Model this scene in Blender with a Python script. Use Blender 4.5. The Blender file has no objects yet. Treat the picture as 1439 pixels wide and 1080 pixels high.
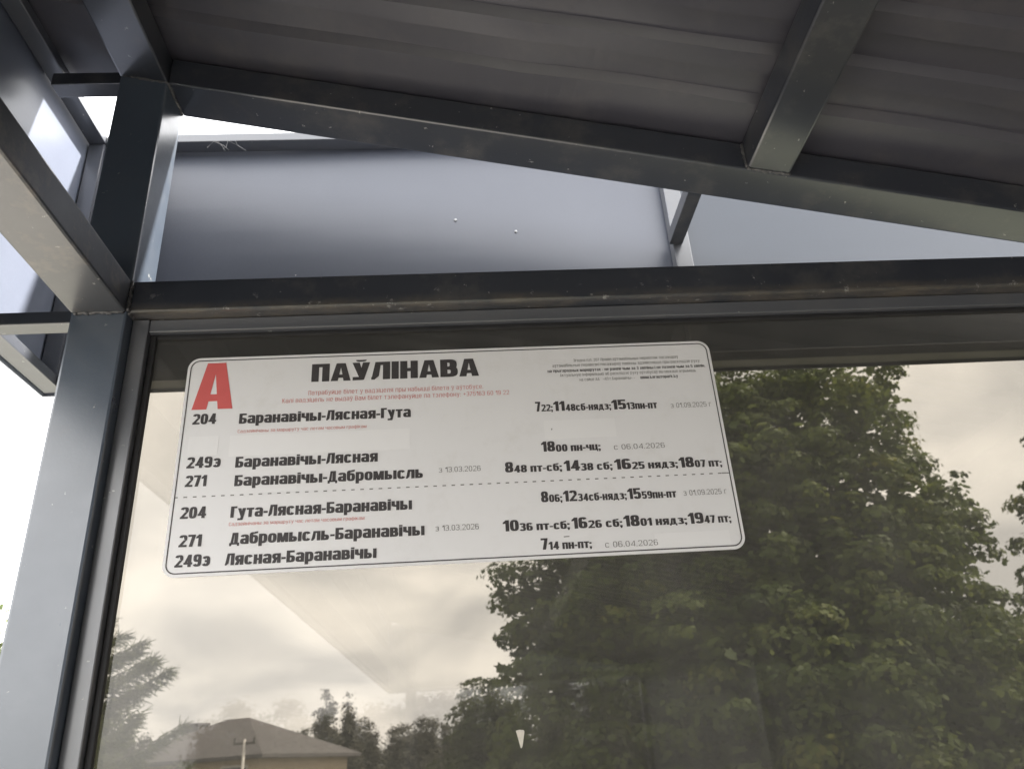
import bpy, bmesh, math, random
import numpy as np
from mathutils import Vector, Matrix

C = bpy.context.scene.collection
scene = bpy.context.scene
R = math.radians

# ------------------------------------------------------------------ camera
cam_d = bpy.data.cameras.new("camera")
cam = bpy.data.objects.new("camera", cam_d)
C.objects.link(cam)
cr = Vector((0.997483, -0.037802, -0.059983))
cu = Vector((0.037536, -0.436167, 0.899082))
cf = Vector((0.06015, 0.899071, 0.433651))
m = Matrix((cr, cu, -cf)).transposed().to_4x4()
m.translation = (0.01068, -0.81745, 1.6)
cam.matrix_world = m
cam_d.sensor_width = 36.0
cam_d.sensor_fit = 'HORIZONTAL'
cam_d.lens = 1118.18 / 1439.0 * 36.0
cam_d.clip_start = 0.02
cam_d.clip_end = 6000
cam_d.dof.use_dof = True
cam_d.dof.focus_distance = 0.88
cam_d.dof.aperture_fstop = 13.0
scene.camera = cam

# ------------------------------------------------------------------ light
SUN_ELEV, SUN_AZ = R(48), R(79)          # azimuth from +Y towards +X
scene.view_settings.view_transform = 'Standard'
scene.view_settings.look = 'None'
scene.view_settings.gamma = 1
scene.view_settings.use_curve_mapping = False
scene.view_settings.exposure = 2.12

w = bpy.data.worlds.new("World")
scene.world = w
w.use_nodes = True
nt = w.node_tree
nt.nodes.clear()
N = nt.nodes.new
L = nt.links.new
out = N('ShaderNodeOutputWorld')
bg = N('ShaderNodeBackground')
bg.inputs['Strength'].default_value = 0.1
sky = N('ShaderNodeTexSky')
sky.sky_type = 'NISHITA'
sky.sun_disc = False
sky.sun_elevation = SUN_ELEV
sky.sun_rotation = SUN_AZ
sky.dust_density = 3.0
tc = N('ShaderNodeTexCoord')
sep = N('ShaderNodeSeparateXYZ')
L(tc.outputs['Generated'], sep.inputs[0])
mx = N('ShaderNodeMath'); mx.operation = 'MAXIMUM'; mx.inputs[1].default_value = 0.0
L(sep.outputs['Z'], mx.inputs[0])
ad = N('ShaderNodeMath'); ad.operation = 'ADD'; ad.inputs[1].default_value = 0.38
L(mx.outputs[0], ad.inputs[0])
dx = N('ShaderNodeMath'); dx.operation = 'DIVIDE'
dy = N('ShaderNodeMath'); dy.operation = 'DIVIDE'
L(sep.outputs['X'], dx.inputs[0]); L(ad.outputs[0], dx.inputs[1])
L(sep.outputs['Y'], dy.inputs[0]); L(ad.outputs[0], dy.inputs[1])
cmb = N('ShaderNodeCombineXYZ')
L(dx.outputs[0], cmb.inputs[0]); L(dy.outputs[0], cmb.inputs[1])
n1 = N('ShaderNodeTexNoise'); n1.inputs['Scale'].default_value = 2.3
n1.inputs['Detail'].default_value = 9; n1.inputs['Roughness'].default_value = 0.5
n1.inputs['Distortion'].default_value = 0.4
L(cmb.outputs[0], n1.inputs['Vector'])
r1 = N('ShaderNodeValToRGB')           # cloud brightness
r1.color_ramp.elements[0].position = 0.38; r1.color_ramp.elements[0].color = (8.0, 8.05, 8.2, 1)
r1.color_ramp.elements[1].position = 0.62; r1.color_ramp.elements[1].color = (13.6, 13.3, 12.9, 1)
e = r1.color_ramp.elements.new(0.50); e.color = (10.8, 10.7, 10.6, 1)
L(n1.outputs['Fac'], r1.inputs[0])
n2 = N('ShaderNodeTexNoise'); n2.inputs['Scale'].default_value = 0.7
n2.inputs['Detail'].default_value = 4
L(cmb.outputs[0], n2.inputs['Vector'])
r2 = N('ShaderNodeValToRGB')           # cloud cover
r2.color_ramp.elements[0].position = 0.2; r2.color_ramp.elements[0].color = (0.72, 0.72, 0.72, 1)
r2.color_ramp.elements[1].position = 0.5; r2.color_ramp.elements[1].color = (1, 1, 1, 1)
L(n2.outputs['Fac'], r2.inputs[0])
mix = N('ShaderNodeMix'); mix.data_type = 'RGBA'
L(r2.outputs[0], mix.inputs[0]); L(sky.outputs[0], mix.inputs[6]); L(r1.outputs[0], mix.inputs[7])
L(mix.outputs[2], bg.inputs['Color'])
L(bg.outputs[0], out.inputs[0])

sd = bpy.data.lights.new("sun", 'SUN')
sd.energy = 4.3
sd.angle = R(2.5)
sd.color = (1.0, 0.96, 0.90)
sun = bpy.data.objects.new("sun", sd)
C.objects.link(sun)
to_sun = Vector((math.sin(SUN_AZ) * math.cos(SUN_ELEV), math.cos(SUN_AZ) * math.cos(SUN_ELEV), math.sin(SUN_ELEV)))
sun.rotation_euler = to_sun.to_track_quat('Z', 'Y').to_euler()
sun.location = to_sun * 30

# ------------------------------------------------------------------ helpers
rng = np.random.default_rng(7)
random.seed(5)


def link(name, me, mat, parent=None, loc=None):
    o = bpy.data.objects.new(name, me)
    C.objects.link(o)
    if mat is not None:
        me.materials.append(mat)
    if parent is not None:
        o.parent = parent
    if loc is not None:
        o.location = loc
    return o


def obj(name, bm, mat, parent=None, bevel=0.0, seg=2, smooth=False):
    if bevel:
        bmesh.ops.bevel(bm, geom=list(bm.edges), offset=bevel, segments=seg, profile=0.6, affect='EDGES')
    bmesh.ops.recalc_face_normals(bm, faces=list(bm.faces))
    me = bpy.data.meshes.new(name)
    bm.to_mesh(me)
    bm.free()
    if smooth:
        for p in me.polygons:
            p.use_smooth = True
    return link(name, me, mat, parent)


def empty(name, loc=(0, 0, 0)):
    o = bpy.data.objects.new(name, None)
    o.empty_display_size = 0.1
    C.objects.link(o)
    o.location = loc
    return o


def tag(o, label, cat, group=None, kind=None):
    if label: o['label'] = label
    if cat: o['category'] = cat
    if group: o['group'] = group
    if kind: o['kind'] = kind
    return o


def box(bm, x0, x1, y0, y1, z0, z1, s=0.0):
    """box; s shears z with x (z += s*x)"""
    vs = []
    for x in (x0, x1):
        for y in (y0, y1):
            for z in (z0, z1):
                vs.append(bm.verts.new((x, y, z + s * x)))
    for f in ((0, 1, 3, 2), (4, 6, 7, 5), (0, 4, 5, 1), (2, 3, 7, 6), (0, 2, 6, 4), (1, 5, 7, 3)):
        bm.faces.new([vs[i] for i in f])
    return bm


def bar(name, x0, x1, y0, y1, z0, z1, mat, parent, s=0.0, bevel=0.0025):
    return obj(name, box(bmesh.new(), x0, x1, y0, y1, z0, z1, s), mat, parent, bevel)


def tube(bm, pts, rads, n=8):
    rings = []
    for i, p in enumerate(pts):
        p = Vector(p)
        a = Vector(pts[max(i - 1, 0)]); b = Vector(pts[min(i + 1, len(pts) - 1)])
        d = (b - a).normalized()
        u = d.orthogonal().normalized(); v = d.cross(u)
        rings.append([bm.verts.new(p + (u * math.cos(2 * math.pi * k / n) + v * math.sin(2 * math.pi * k / n)) * rads[i]) for k in range(n)])
    for a, b in zip(rings, rings[1:]):
        # match nearest start to avoid twisting
        best = min(range(n), key=lambda s: (a[0].co - b[s].co).length)
        b[:] = b[best:] + b[:best]
        for k in range(n):
            bm.faces.new((a[k], a[(k + 1) % n], b[(k + 1) % n], b[k]))
    bm.faces.new(rings[0][::-1]); bm.faces.new(rings[-1])
    return bm


def mesh_from_arrays(name, verts, face_size, mat, tone=None, parent=None):
    """verts: (F, face_size, 3)"""
    F = len(verts)
    me = bpy.data.meshes.new(name)
    me.vertices.add(F * face_size)
    me.vertices.foreach_set('co', verts.reshape(-1).astype(np.float32))
    me.loops.add(F * face_size)
    me.loops.foreach_set('vertex_index', np.arange(F * face_size, dtype=np.int32))
    me.polygons.add(F)
    me.polygons.foreach_set('loop_start', np.arange(0, F * face_size, face_size, dtype=np.int32))
    me.polygons.foreach_set('loop_total', np.full(F, face_size, dtype=np.int32))
    if tone is not None:
        at = me.attributes.new('tone', 'FLOAT', 'FACE')
        at.data.foreach_set('value', tone.astype(np.float32))
    me.update(calc_edges=True)
    me.validate()
    return link(name, me, mat, parent)


# ------------------------------------------------------------------ materials
def new_mat(name):
    mt = bpy.data.materials.new(name)
    mt.use_nodes = True
    t = mt.node_tree
    b = t.nodes['Principled BSDF']
    return mt, t, b


def noise(t, scale, detail=4, rough=0.55, coord='Object', stretch=None):
    tcn = t.nodes.new('ShaderNodeTexCoord')
    n = t.nodes.new('ShaderNodeTexNoise')
    n.inputs['Scale'].default_value = scale
    n.inputs['Detail'].default_value = detail
    n.inputs['Roughness'].default_value = rough
    if stretch:
        mp = t.nodes.new('ShaderNodeMapping')
        mp.inputs['Scale'].default_value = stretch
        t.links.new(tcn.outputs[coord], mp.inputs[0])
        t.links.new(mp.outputs[0], n.inputs['Vector'])
    else:
        t.links.new(tcn.outputs[coord], n.inputs['Vector'])
    return n


def ramp(t, src, stops):
    r = t.nodes.new('ShaderNodeValToRGB')
    els = r.color_ramp.elements
    while len(els) < len(stops):
        els.new(0.5)
    for el, (p, c) in zip(els, stops):
        el.position = p
        el.color = (c, c, c, 1) if isinstance(c, (int, float)) else (*c, 1)
    t.links.new(src, r.inputs[0])
    return r


def mixc(t, fac, a, b):
    mn = t.nodes.new('ShaderNodeMix'); mn.data_type = 'RGBA'
    t.links.new(fac, mn.inputs[0])
    for i, v in ((6, a), (7, b)):
        if isinstance(v, tuple):
            mn.inputs[i].default_value = (*v, 1)
        else:
            t.links.new(v, mn.inputs[i])
    return mn.outputs[2]


def bump(t, b, src, strength, dist=0.001):
    bn = t.nodes.new('ShaderNodeBump')
    bn.inputs['Strength'].default_value = strength
    bn.inputs['Distance'].default_value = dist
    t.links.new(src, bn.inputs['Height'])
    t.links.new(bn.outputs[0], b.inputs['Normal'])


def painted_metal(name, col, col2, rough=0.38, dust=(0.2, 0.18, 0.15), dust_amt=0.35, chips=True, spec=0.5, coat=0.8):
    mt, t, b = new_mat(name)
    n = noise(t, 3.0, 6, 0.6)
    base = mixc(t, ramp(t, n.outputs['Fac'], [(0.3, 0.0), (0.7, 1.0)]).outputs[0], col, col2)
    nd = noise(t, 14.0, 8, 0.7)
    fac = ramp(t, nd.outputs['Fac'], [(0.50, 0.0), (0.85, dust_amt)]).outputs[0]
    c = mixc(t, fac, base, dust)
    if chips:
        nc = noise(t, 95.0, 3, 0.6)
        fc = ramp(t, nc.outputs['Fac'], [(0.70, 0.0), (0.74, 0.55)]).outputs[0]
        c = mixc(t, fc, c, (0.42, 0.42, 0.40))
    t.links.new(c, b.inputs['Base Color'])
    rr = ramp(t, nd.outputs['Fac'], [(0.3, rough - 0.06), (0.8, rough + 0.16)])
    t.links.new(rr.outputs[0], b.inputs['Roughness'])
    b.inputs['Specular IOR Level'].default_value = spec
    b.inputs['Coat Weight'].default_value = coat
    b.inputs['Coat IOR'].default_value = 1.7
    b.inputs['Coat Roughness'].default_value = 0.22
    nb = noise(t, 260.0, 2, 0.5)
    bump(t, b, nb.outputs['Fac'], 0.12, 0.0006)
    return mt


M_PAINT = painted_metal("anthracite_paint", (0.016, 0.020, 0.029), (0.026, 0.030, 0.041), 0.40)
M_POST = painted_metal("post_paint", (0.046, 0.062, 0.088), (0.060, 0.077, 0.104), 0.32, dust_amt=0.15, spec=0.8, coat=0.5)
M_BEAD = painted_metal("bead_paint", (0.075, 0.08, 0.092), (0.095, 0.10, 0.115), 0.42, dust_amt=0.2)
M_HEADER = painted_metal("dusty_header_paint", (0.030, 0.035, 0.044), (0.050, 0.052, 0.056), 0.42, dust=(0.27, 0.225, 0.18), dust_amt=0.95, coat=0.45)


def beam_paint():
    """wall beam paint, worn and dusty along its lower front edge"""
    mt = painted_metal("worn_beam_paint", (0.016, 0.020, 0.029), (0.026, 0.030, 0.041), 0.40)
    t = mt.node_tree
    b = t.nodes['Principled BSDF']
    src = b.inputs['Base Color'].links[0].from_socket
    tcn = t.nodes.new('ShaderNodeTexCoord'); sp = t.nodes.new('ShaderNodeSeparateXYZ')
    t.links.new(tcn.outputs['Object'], sp.inputs[0])
    mr = t.nodes.new('ShaderNodeMapRange')
    mr.inputs['From Min'].default_value = 2.102; mr.inputs['From Max'].default_value = 2.0905
    t.links.new(sp.outputs['Z'], mr.inputs['Value'])
    n = noise(t, 22.0, 8, 0.7, stretch=(0.6, 1.0, 1.6))
    f1 = ramp(t, n.outputs['Fac'], [(0.36, 0.0), (0.66, 0.9)])
    mu = t.nodes.new('ShaderNodeMath'); mu.operation = 'MULTIPLY'
    t.links.new(mr.outputs[0], mu.inputs[0]); t.links.new(f1.outputs[0], mu.inputs[1])
    c = mixc(t, mu.outputs[0], src, (0.115, 0.098, 0.075))
    n2_ = noise(t, 60.0, 4, 0.7)
    f2 = ramp(t, n2_.outputs['Fac'], [(0.64, 0.0), (0.70, 0.6)])
    mr2 = t.nodes.new('ShaderNodeMapRange')
    mr2.inputs['From Min'].default_value = 2.118; mr2.inputs['From Max'].default_value = 2.094
    t.links.new(sp.outputs['Z'], mr2.inputs['Value'])
    mu2 = t.nodes.new('ShaderNodeMath'); mu2.operation = 'MULTIPLY'
    t.links.new(mr2.outputs[0], mu2.inputs[0]); t.links.new(f2.outputs[0], mu2.inputs[1])
    c = mixc(t, mu2.outputs[0], c, (0.34, 0.34, 0.33))
    t.links.new(c, b.inputs['Base Color'])
    return mt


M_BEAM = beam_paint()
M_ROOF = painted_metal("roof_sheet_paint", (0.044, 0.044, 0.057), (0.058, 0.057, 0.070), 0.42, dust_amt=0.18, chips=False, coat=0.15)


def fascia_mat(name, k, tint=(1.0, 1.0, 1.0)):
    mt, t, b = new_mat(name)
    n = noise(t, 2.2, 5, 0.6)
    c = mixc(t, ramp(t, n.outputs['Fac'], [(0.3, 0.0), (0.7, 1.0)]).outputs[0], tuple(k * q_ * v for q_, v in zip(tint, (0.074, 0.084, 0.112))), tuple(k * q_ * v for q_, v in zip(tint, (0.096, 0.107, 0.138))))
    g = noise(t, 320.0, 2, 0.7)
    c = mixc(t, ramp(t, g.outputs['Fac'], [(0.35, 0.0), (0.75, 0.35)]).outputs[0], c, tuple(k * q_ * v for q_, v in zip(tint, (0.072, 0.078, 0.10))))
    s = noise(t, 55.0, 3, 0.6)
    c = mixc(t, ramp(t, s.outputs['Fac'], [(0.79, 0.0), (0.81, 0.6)]).outputs[0], c, (0.8, 0.8, 0.8))
    t.links.new(c, b.inputs['Base Color'])
    b.inputs['Roughness'].default_value = 0.36
    b.inputs['Coat Weight'].default_value = 0.25
    b.inputs['Coat Roughness'].default_value = 0.3
    d = noise(t, 4.0, 2, 0.5)
    bump(t, b, d.outputs['Fac'], 0.35, 0.004)
    return mt


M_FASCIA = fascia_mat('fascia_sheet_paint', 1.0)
M_FASCIA_SHADED = fascia_mat('shaded_fascia_sheet_paint', 0.44, (0.84, 1.0, 1.14))  # same paint made darker: the right panel's shade put into its colour
M_FASCIA_LIT = fascia_mat('lit_fascia_sheet_paint', 1.8)  # same paint made lighter: sunlight on the left panel put into its colour
M_FRAME = painted_metal("fascia_frame_paint", (0.060, 0.066, 0.082), (0.080, 0.086, 0.104), 0.42, dust_amt=0.2)


def glass_mat():
    mt = bpy.data.materials.new("bronze_glass")
    mt.use_nodes = True
    t = mt.node_tree
    t.nodes.clear()
    o = t.nodes.new('ShaderNodeOutputMaterial')
    tr = t.nodes.new('ShaderNodeBsdfTransparent')
    tr.inputs[0].default_value = (0.420, 0.403, 0.374, 1)      # two faces: squared
    gl = t.nodes.new('ShaderNodeBsdfGlossy')
    gl.inputs['Roughness'].default_value = 0.015
    gl.inputs['Color'].default_value = (0.95, 0.93, 0.90, 1)
    fr = t.nodes.new('ShaderNodeFresnel')
    ge = t.nodes.new('ShaderNodeNewGeometry')
    mr = t.nodes.new('ShaderNodeMapRange')          # same reflectance from either side of each face
    mr.inputs['To Min'].default_value = 1.5; mr.inputs['To Max'].default_value = 1 / 1.5
    t.links.new(ge.outputs['Backfacing'], mr.inputs['Value']); t.links.new(mr.outputs[0], fr.inputs[0])
    m1 = t.nodes.new('ShaderNodeMixShader')
    t.links.new(fr.outputs[0], m1.inputs[0]); t.links.new(tr.outputs[0], m1.inputs[1]); t.links.new(gl.outputs[0], m1.inputs[2])
    # dust film
    df = t.nodes.new('ShaderNodeBsdfDiffuse'); df.inputs[0].default_value = (0.46, 0.46, 0.445, 1)
    tl = t.nodes.new('ShaderNodeBsdfTranslucent'); tl.inputs[0].default_value = (0.46, 0.455, 0.44, 1)
    m2 = t.nodes.new('ShaderNodeMixShader'); m2.inputs[0].default_value = 0.5
    t.links.new(df.outputs[0], m2.inputs[1]); t.links.new(tl.outputs[0], m2.inputs[2])
    n = noise(t, 3.5, 9, 0.68, stretch=(1.5, 1.0, 0.55))
    f = ramp(t, n.outputs['Fac'], [(0.34, 0.042), (0.70, 0.100)])
    m3 = t.nodes.new('ShaderNodeMixShader')
    t.links.new(f.outputs[0], m3.inputs[0]); t.links.new(m1.outputs[0], m3.inputs[1]); t.links.new(m2.outputs[0], m3.inputs[2])
    t.links.new(m3.outputs[0], o.inputs[0])
    return mt


M_GLASS = glass_mat()


def simple(name, col, col2=None, scale=8.0, rough=0.7, bmp=0.0, bdist=0.002, spec=0.3):
    mt, t, b = new_mat(name)
    n = noise(t, scale, 6, 0.6)
    c = mixc(t, ramp(t, n.outputs['Fac'], [(0.3, 0.0), (0.7, 1.0)]).outputs[0], col, col2 or tuple(v * 0.8 for v in col))
    t.links.new(c, b.inputs['Base Color'])
    b.inputs['Roughness'].default_value = rough
    b.inputs['Specular IOR Level'].default_value = spec
    if bmp:
        bump(t, b, n.outputs['Fac'], bmp, bdist)
    return mt


M_PLATE = simple("plate_white", (0.755, 0.752, 0.762), (0.725, 0.722, 0.732), 5.0, 0.45, spec=0.4)
tP = M_PLATE.node_tree
bP = tP.nodes['Principled BSDF']
srcP = bP.inputs['Base Color'].links[0].from_socket
nP = noise(tP, 26.0, 9, 0.75)
cP = mixc(tP, ramp(tP, nP.outputs['Fac'], [(0.52, 0.0), (0.80, 0.45)]).outputs[0], srcP, (0.60, 0.585, 0.56))
tP.links.new(cP, bP.inputs['Base Color'])
M_PATCH = simple("patch_white", (0.785, 0.782, 0.79), (0.765, 0.762, 0.77), 9.0, 0.5)
M_INK = simple("black_ink", (0.050, 0.045, 0.047), (0.068, 0.063, 0.065), 120.0, 0.5)
M_GREY = simple("grey_ink", (0.15, 0.145, 0.142), (0.23, 0.225, 0.22), 200.0, 0.5)
M_RED = simple("red_ink", (0.62, 0.125, 0.12), (0.58, 0.115, 0.11), 40.0, 0.5)
M_PALE_RED = simple("pale_red_ink", (0.60, 0.22, 0.21), (0.62, 0.30, 0.29), 200.0, 0.5)
M_SEAL = simple("rubber_seal", (0.018, 0.018, 0.020), (0.028, 0.028, 0.03), 30.0, 0.6)
M_WHITE = simple("white_scrap", (0.62, 0.58, 0.50), (0.52, 0.49, 0.43), 300.0, 0.6)
M_RIVET = simple("rivet_metal", (0.40, 0.41, 0.43), (0.25, 0.26, 0.28), 400.0, 0.3, spec=0.8)
M_WELD = simple("painted_weld", (0.045, 0.048, 0.056), (0.085, 0.082, 0.078), 160.0, 0.4, spec=0.6)
M_WEB = simple("cobweb_thread", (0.30, 0.30, 0.30), (0.22, 0.22, 0.22), 300.0, 0.7)


def leaf_mat(name, dark, light, yellow=None, transl=0.42, rough=0.6):
    mt, t, b = new_mat(name)
    a = t.nodes.new('ShaderNodeAttribute'); a.attribute_name = 'tone'
    stops = [(0.0, dark), (0.75, light)]
    if yellow: stops.append((1.0, yellow))
    c = ramp(t, a.outputs['Fac'], stops).outputs[0]
    t.links.new(c, b.inputs['Base Color'])
    b.inputs['Roughness'].default_value = rough
    b.inputs['Specular IOR Level'].default_value = 0.12
    tl = t.nodes.new('ShaderNodeBsdfTranslucent')
    hs = t.nodes.new('ShaderNodeHueSaturation')
    hs.inputs['Value'].default_value = 1.25; hs.inputs['Hue'].default_value = 0.485
    t.links.new(c, hs.inputs['Color']); t.links.new(hs.outputs[0], tl.inputs[0])
    ms = t.nodes.new('ShaderNodeMixShader'); ms.inputs[0].default_value = transl
    t.links.new(b.outputs[0], ms.inputs[1]); t.links.new(tl.outputs[0], ms.inputs[2])
    t.links.new(ms.outputs[0], t.nodes['Material Output'].inputs[0])
    return mt


M_MAPLE = leaf_mat("maple_leaf", (0.055, 0.083, 0.024), (0.115, 0.148, 0.042), (0.175, 0.185, 0.050))
M_HAZEL = leaf_mat("hazel_leaf", (0.045, 0.065, 0.025), (0.085, 0.105, 0.040))
M_LIGHTLEAF = leaf_mat("pale_leaf", (0.085, 0.11, 0.045), (0.13, 0.165, 0.07), transl=0.5)
M_NEEDLE = leaf_mat("conifer_needle", (0.075, 0.092, 0.042), (0.125, 0.145, 0.065), transl=0.35)
M_HAZED_FOREST = leaf_mat("hazed_forest_leaf", (0.088, 0.088, 0.068), (0.12, 0.118, 0.088), transl=0.2)  # leaf tone lightened and greyed: distance haze put into the colour
M_BARK = simple("bark", (0.10, 0.085, 0.07), (0.05, 0.043, 0.036), 12.0, 0.85, 0.6, 0.02)

# ------------------------------------------------------------------ ground
def ground():
    mt, t, b = new_mat("grass_ground")
    n = noise(t, 0.6, 8, 0.65)
    c = mixc(t, ramp(t, n.outputs['Fac'], [(0.3, 0.0), (0.7, 1.0)]).outputs[0], (0.078, 0.085, 0.055), (0.13, 0.13, 0.10))
    t.links.new(c, b.inputs['Base Color'])
    b.inputs['Roughness'].default_value = 0.9
    bm = bmesh.new()
    s = 2500
    bm.faces.new([bm.verts.new(p) for p in ((-s, -s, -0.12), (s, -s, -0.12), (s, s, -0.12), (-s, s, -0.12))])
    tag(obj('ground', bm, mt), 'flat grassy ground around the bus shelter', 'ground', kind='structure')
    mt2 = simple("paving", (0.42, 0.395, 0.36), (0.35, 0.33, 0.30), 5.0, 0.85, 0.4, 0.003)
    bm = box(bmesh.new(), -3.4, 1.9, -7.5, 0.6, -0.4, 0.0)
    box(bm, -3.4, -0.15, 0.6005, 3.0, -0.4, 0.0)  # unseen slab added to bounce tan light up under the header beam
    tag(obj('pavement', bm, mt2, None, 0.01), 'pale concrete pavement under the shelter, plus an added slab reflecting light', 'pavement', kind='structure')
    mt3 = simple("asphalt", (0.17, 0.165, 0.155), (0.13, 0.127, 0.12), 30.0, 0.85, 0.5, 0.004)
    bm = bmesh.new()
    bm.faces.new([bm.verts.new(p) for p in ((-9.5, -400, -0.115), (-3.42, -400, -0.115), (-3.42, 400, -0.115), (-9.5, 400, -0.115))])
    tag(obj('road', bm, mt3), 'grey asphalt road in front of the shelter', 'road', kind='structure')


ground()

# ------------------------------------------------------------------ bus shelter
S = -0.223                    # slope of the roof, falling towards +x (the back of the shelter)
RB = 2.359                    # underside of the roof beams at x = 0
XA, XB = -0.427, -0.365       # front corner post
XR = 1.06                     # back corner post, left face
YE = -4.60                    # far end of the shelter (behind the camera)

shelter = empty('bus_shelter', (-0.396, 0, 0))
tag(shelter, 'dark grey steel bus shelter with bronze glass, sloping corrugated roof and pale fascia', 'bus shelter')


def sh(o):
    o.matrix_parent_inverse = Matrix.Translation((0.396, 0, 0))
    return o


def sbar(name, *a, **k):
    mat = k.pop('mat', M_PAINT)
    return sh(bar(name, *a, mat, shelter, **k))


# posts
sbar('corner_post', XA, XB, -0.03, 0.03, 0.0, 2.459, mat=M_POST, bevel=0.003)
sbar('corner_post', XR, XR + 0.062, -0.03, 0.03, 0.0, 2.125)
sbar('corner_post', XA, XB, YE, YE + 0.06, 0.0, 2.459)
sbar('corner_post', XR, XR + 0.062, YE, YE + 0.06, 0.0, 2.125)
# wall-top beams
sbar('wall_beam', XB + 0.0005, XR - 0.0005, -0.029, 0.029, 2.088, 2.130, mat=M_BEAM, bevel=0.003)
sbar('header_beam', XA + 0.001, XB - 0.001, YE + 0.061, -0.0305, 2.088, 2.130, mat=M_HEADER, bevel=0.003)
sbar('wall_beam', XR + 0.001, XR + 0.061, YE + 0.061, -0.0305, 2.075, 2.117, bevel=0.003)
sbar('wall_beam', XB + 0.0005, XR - 0.0005, YE + 0.001, YE + 0.059, 2.088, 2.130, bevel=0.003)
# roof frame
sbar('roof_beam', XB + 0.0015, XR + 0.10, -0.0305, 0.0305, RB, RB + 0.043, s=S, bevel=0.003)
sbar('roof_beam', XA - 0.001, XB + 0.001, YE, 0.031, RB - 0.0005, RB + 0.0432, s=S, bevel=0.003)
sbar('roof_beam', XR + 0.001, XR + 0.061, YE + 0.061, -0.031, RB + 0.001, RB + 0.0428, s=S, bevel=0.003)
sbar('roof_beam', XB + 0.0015, XR + 0.10, YE + 0.001, YE + 0.061, RB, RB + 0.043, s=S, bevel=0.003)
sbar('rafter', 0.384, 0.437, YE + 0.062, -0.0312, RB + 0.001, RB + 0.0425, s=S, bevel=0.003)

# corrugated roof sheet: trapezoid ribs running down the slope
def roof_sheet():
    bm = bmesh.new()
    ztop = RB + 0.0445
    prof = []
    y = 0.034
    pitch, web, depth = 0.0745, 0.007, 0.0115
    prof.append((y, 0.0))
    y = -0.093
    k = 0
    while y > YE - 0.10:
        prof += [(y, 0.0), (y - web, depth), (y - 0.034 - web, depth), (y - 0.034 - 2 * web, 0.0)]
        y -= pitch
    xs = np.linspace(-0.600, 1.30, 110)
    th = 0.0012
    rows = []
    for x in xs:
        lo = []; hi = []
        for (yy, dz) in prof:
            wob = 0.0016 * math.sin(7.3 * x + 11 * yy) + 0.0012 * math.sin(19 * x - 23 * yy + 1.0)
            # a few shallow dents
            for (dx_, dy_, a_, r_) in ((0.10, -0.115, -0.0022, 0.05), (0.02, -0.17, 0.0016, 0.06), (0.62, -0.2, 0.002, 0.08)):
                wob += a_ * math.exp(-((x - dx_) ** 2 + (yy - dy_) ** 2) / r_ ** 2)
            z = ztop + 0.003 + dz + S * x + (wob if -0.5 < yy < -0.04 else 0.0)
            lo.append(bm.verts.new((x, yy, z))); hi.append(bm.verts.new((x, yy, z + th)))
        rows.append((lo, hi))
    n = len(prof)
    for (a, ah), (b, bh) in zip(rows, rows[1:]):
        for i in range(n - 1):
            bm.faces.new((a[i], a[i + 1], b[i + 1], b[i]))
            bm.faces.new((ah[i], bh[i], bh[i + 1], ah[i + 1]))
        bm.faces.new((a[0], b[0], bh[0], ah[0])); bm.faces.new((a[-1], ah[-1], bh[-1], b[-1]))
    for (lo, hi) in (rows[0], rows[-1]):
        for i in range(n - 1):
            bm.faces.new((lo[i], lo[i + 1], hi[i + 1], hi[i]))
    return sh(obj('roof_sheet', bm, M_ROOF, shelter))


roof_sheet()

# fascia: thin sheets standing off all round, on square tube frames
FX, FY, FZ0, FZ1 = -0.557, 0.177, 2.087, 2.527
FE = YE - 0.16


def fascia_sheet(name, along, a0, a1, fixed, seed, mat=M_FASCIA):
    bm = bmesh.new()
    na, nz = 40, 10
    th = 0.002
    ga = []
    for i in range(na + 1):
        a = a0 + (a1 - a0) * i / na
        col = []
        for j in range(nz + 1):
            z = FZ0 + (FZ1 - FZ0) * j / nz
            wv = 0.0011 * math.sin(5.0 * a + seed) * math.sin(9 * z) + 0.0007 * math.sin(13 * a + 17 * z + seed)
            if along == 'x':
                col.append((bm.verts.new((a, fixed - th + wv, z)), bm.verts.new((a, fixed + wv, z))))
            else:
                col.append((bm.verts.new((fixed + th + wv, a, z)), bm.verts.new((fixed + wv, a, z))))
        ga.append(col)
    for i in range(na):
        for j in range(nz):
            bm.faces.new([ga[p][q][0] for p, q in ((i, j), (i + 1, j), (i + 1, j + 1), (i, j + 1))])
            bm.faces.new([ga[p][q][1] for p, q in ((i, j), (i, j + 1), (i + 1, j + 1), (i + 1, j))])
        for j in (0, nz):
            bm.faces.new((ga[i][j][0], ga[i + 1][j][0], ga[i + 1][j][1], ga[i][j][1]))
    for i in (0, na):
        for j in range(nz):
            bm.faces.new((ga[i][j][0], ga[i][j + 1][0], ga[i][j + 1][1], ga[i][j][1]))
    return sh(obj(name, bm, mat, shelter, smooth=False))


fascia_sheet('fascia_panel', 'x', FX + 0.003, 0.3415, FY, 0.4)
fascia_sheet('fascia_panel', 'x', 0.3425, 1.40, FY, 2.1, M_FASCIA_SHADED)
fascia_sheet('fascia_panel', 'y', FE, FY - 0.0005, FX, 1.2, M_FASCIA_LIT)
sbar('fascia_panel', FX, 1.40, FE - 0.004, FE - 0.002, FZ0, FZ1, mat=M_FASCIA, bevel=0)
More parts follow.
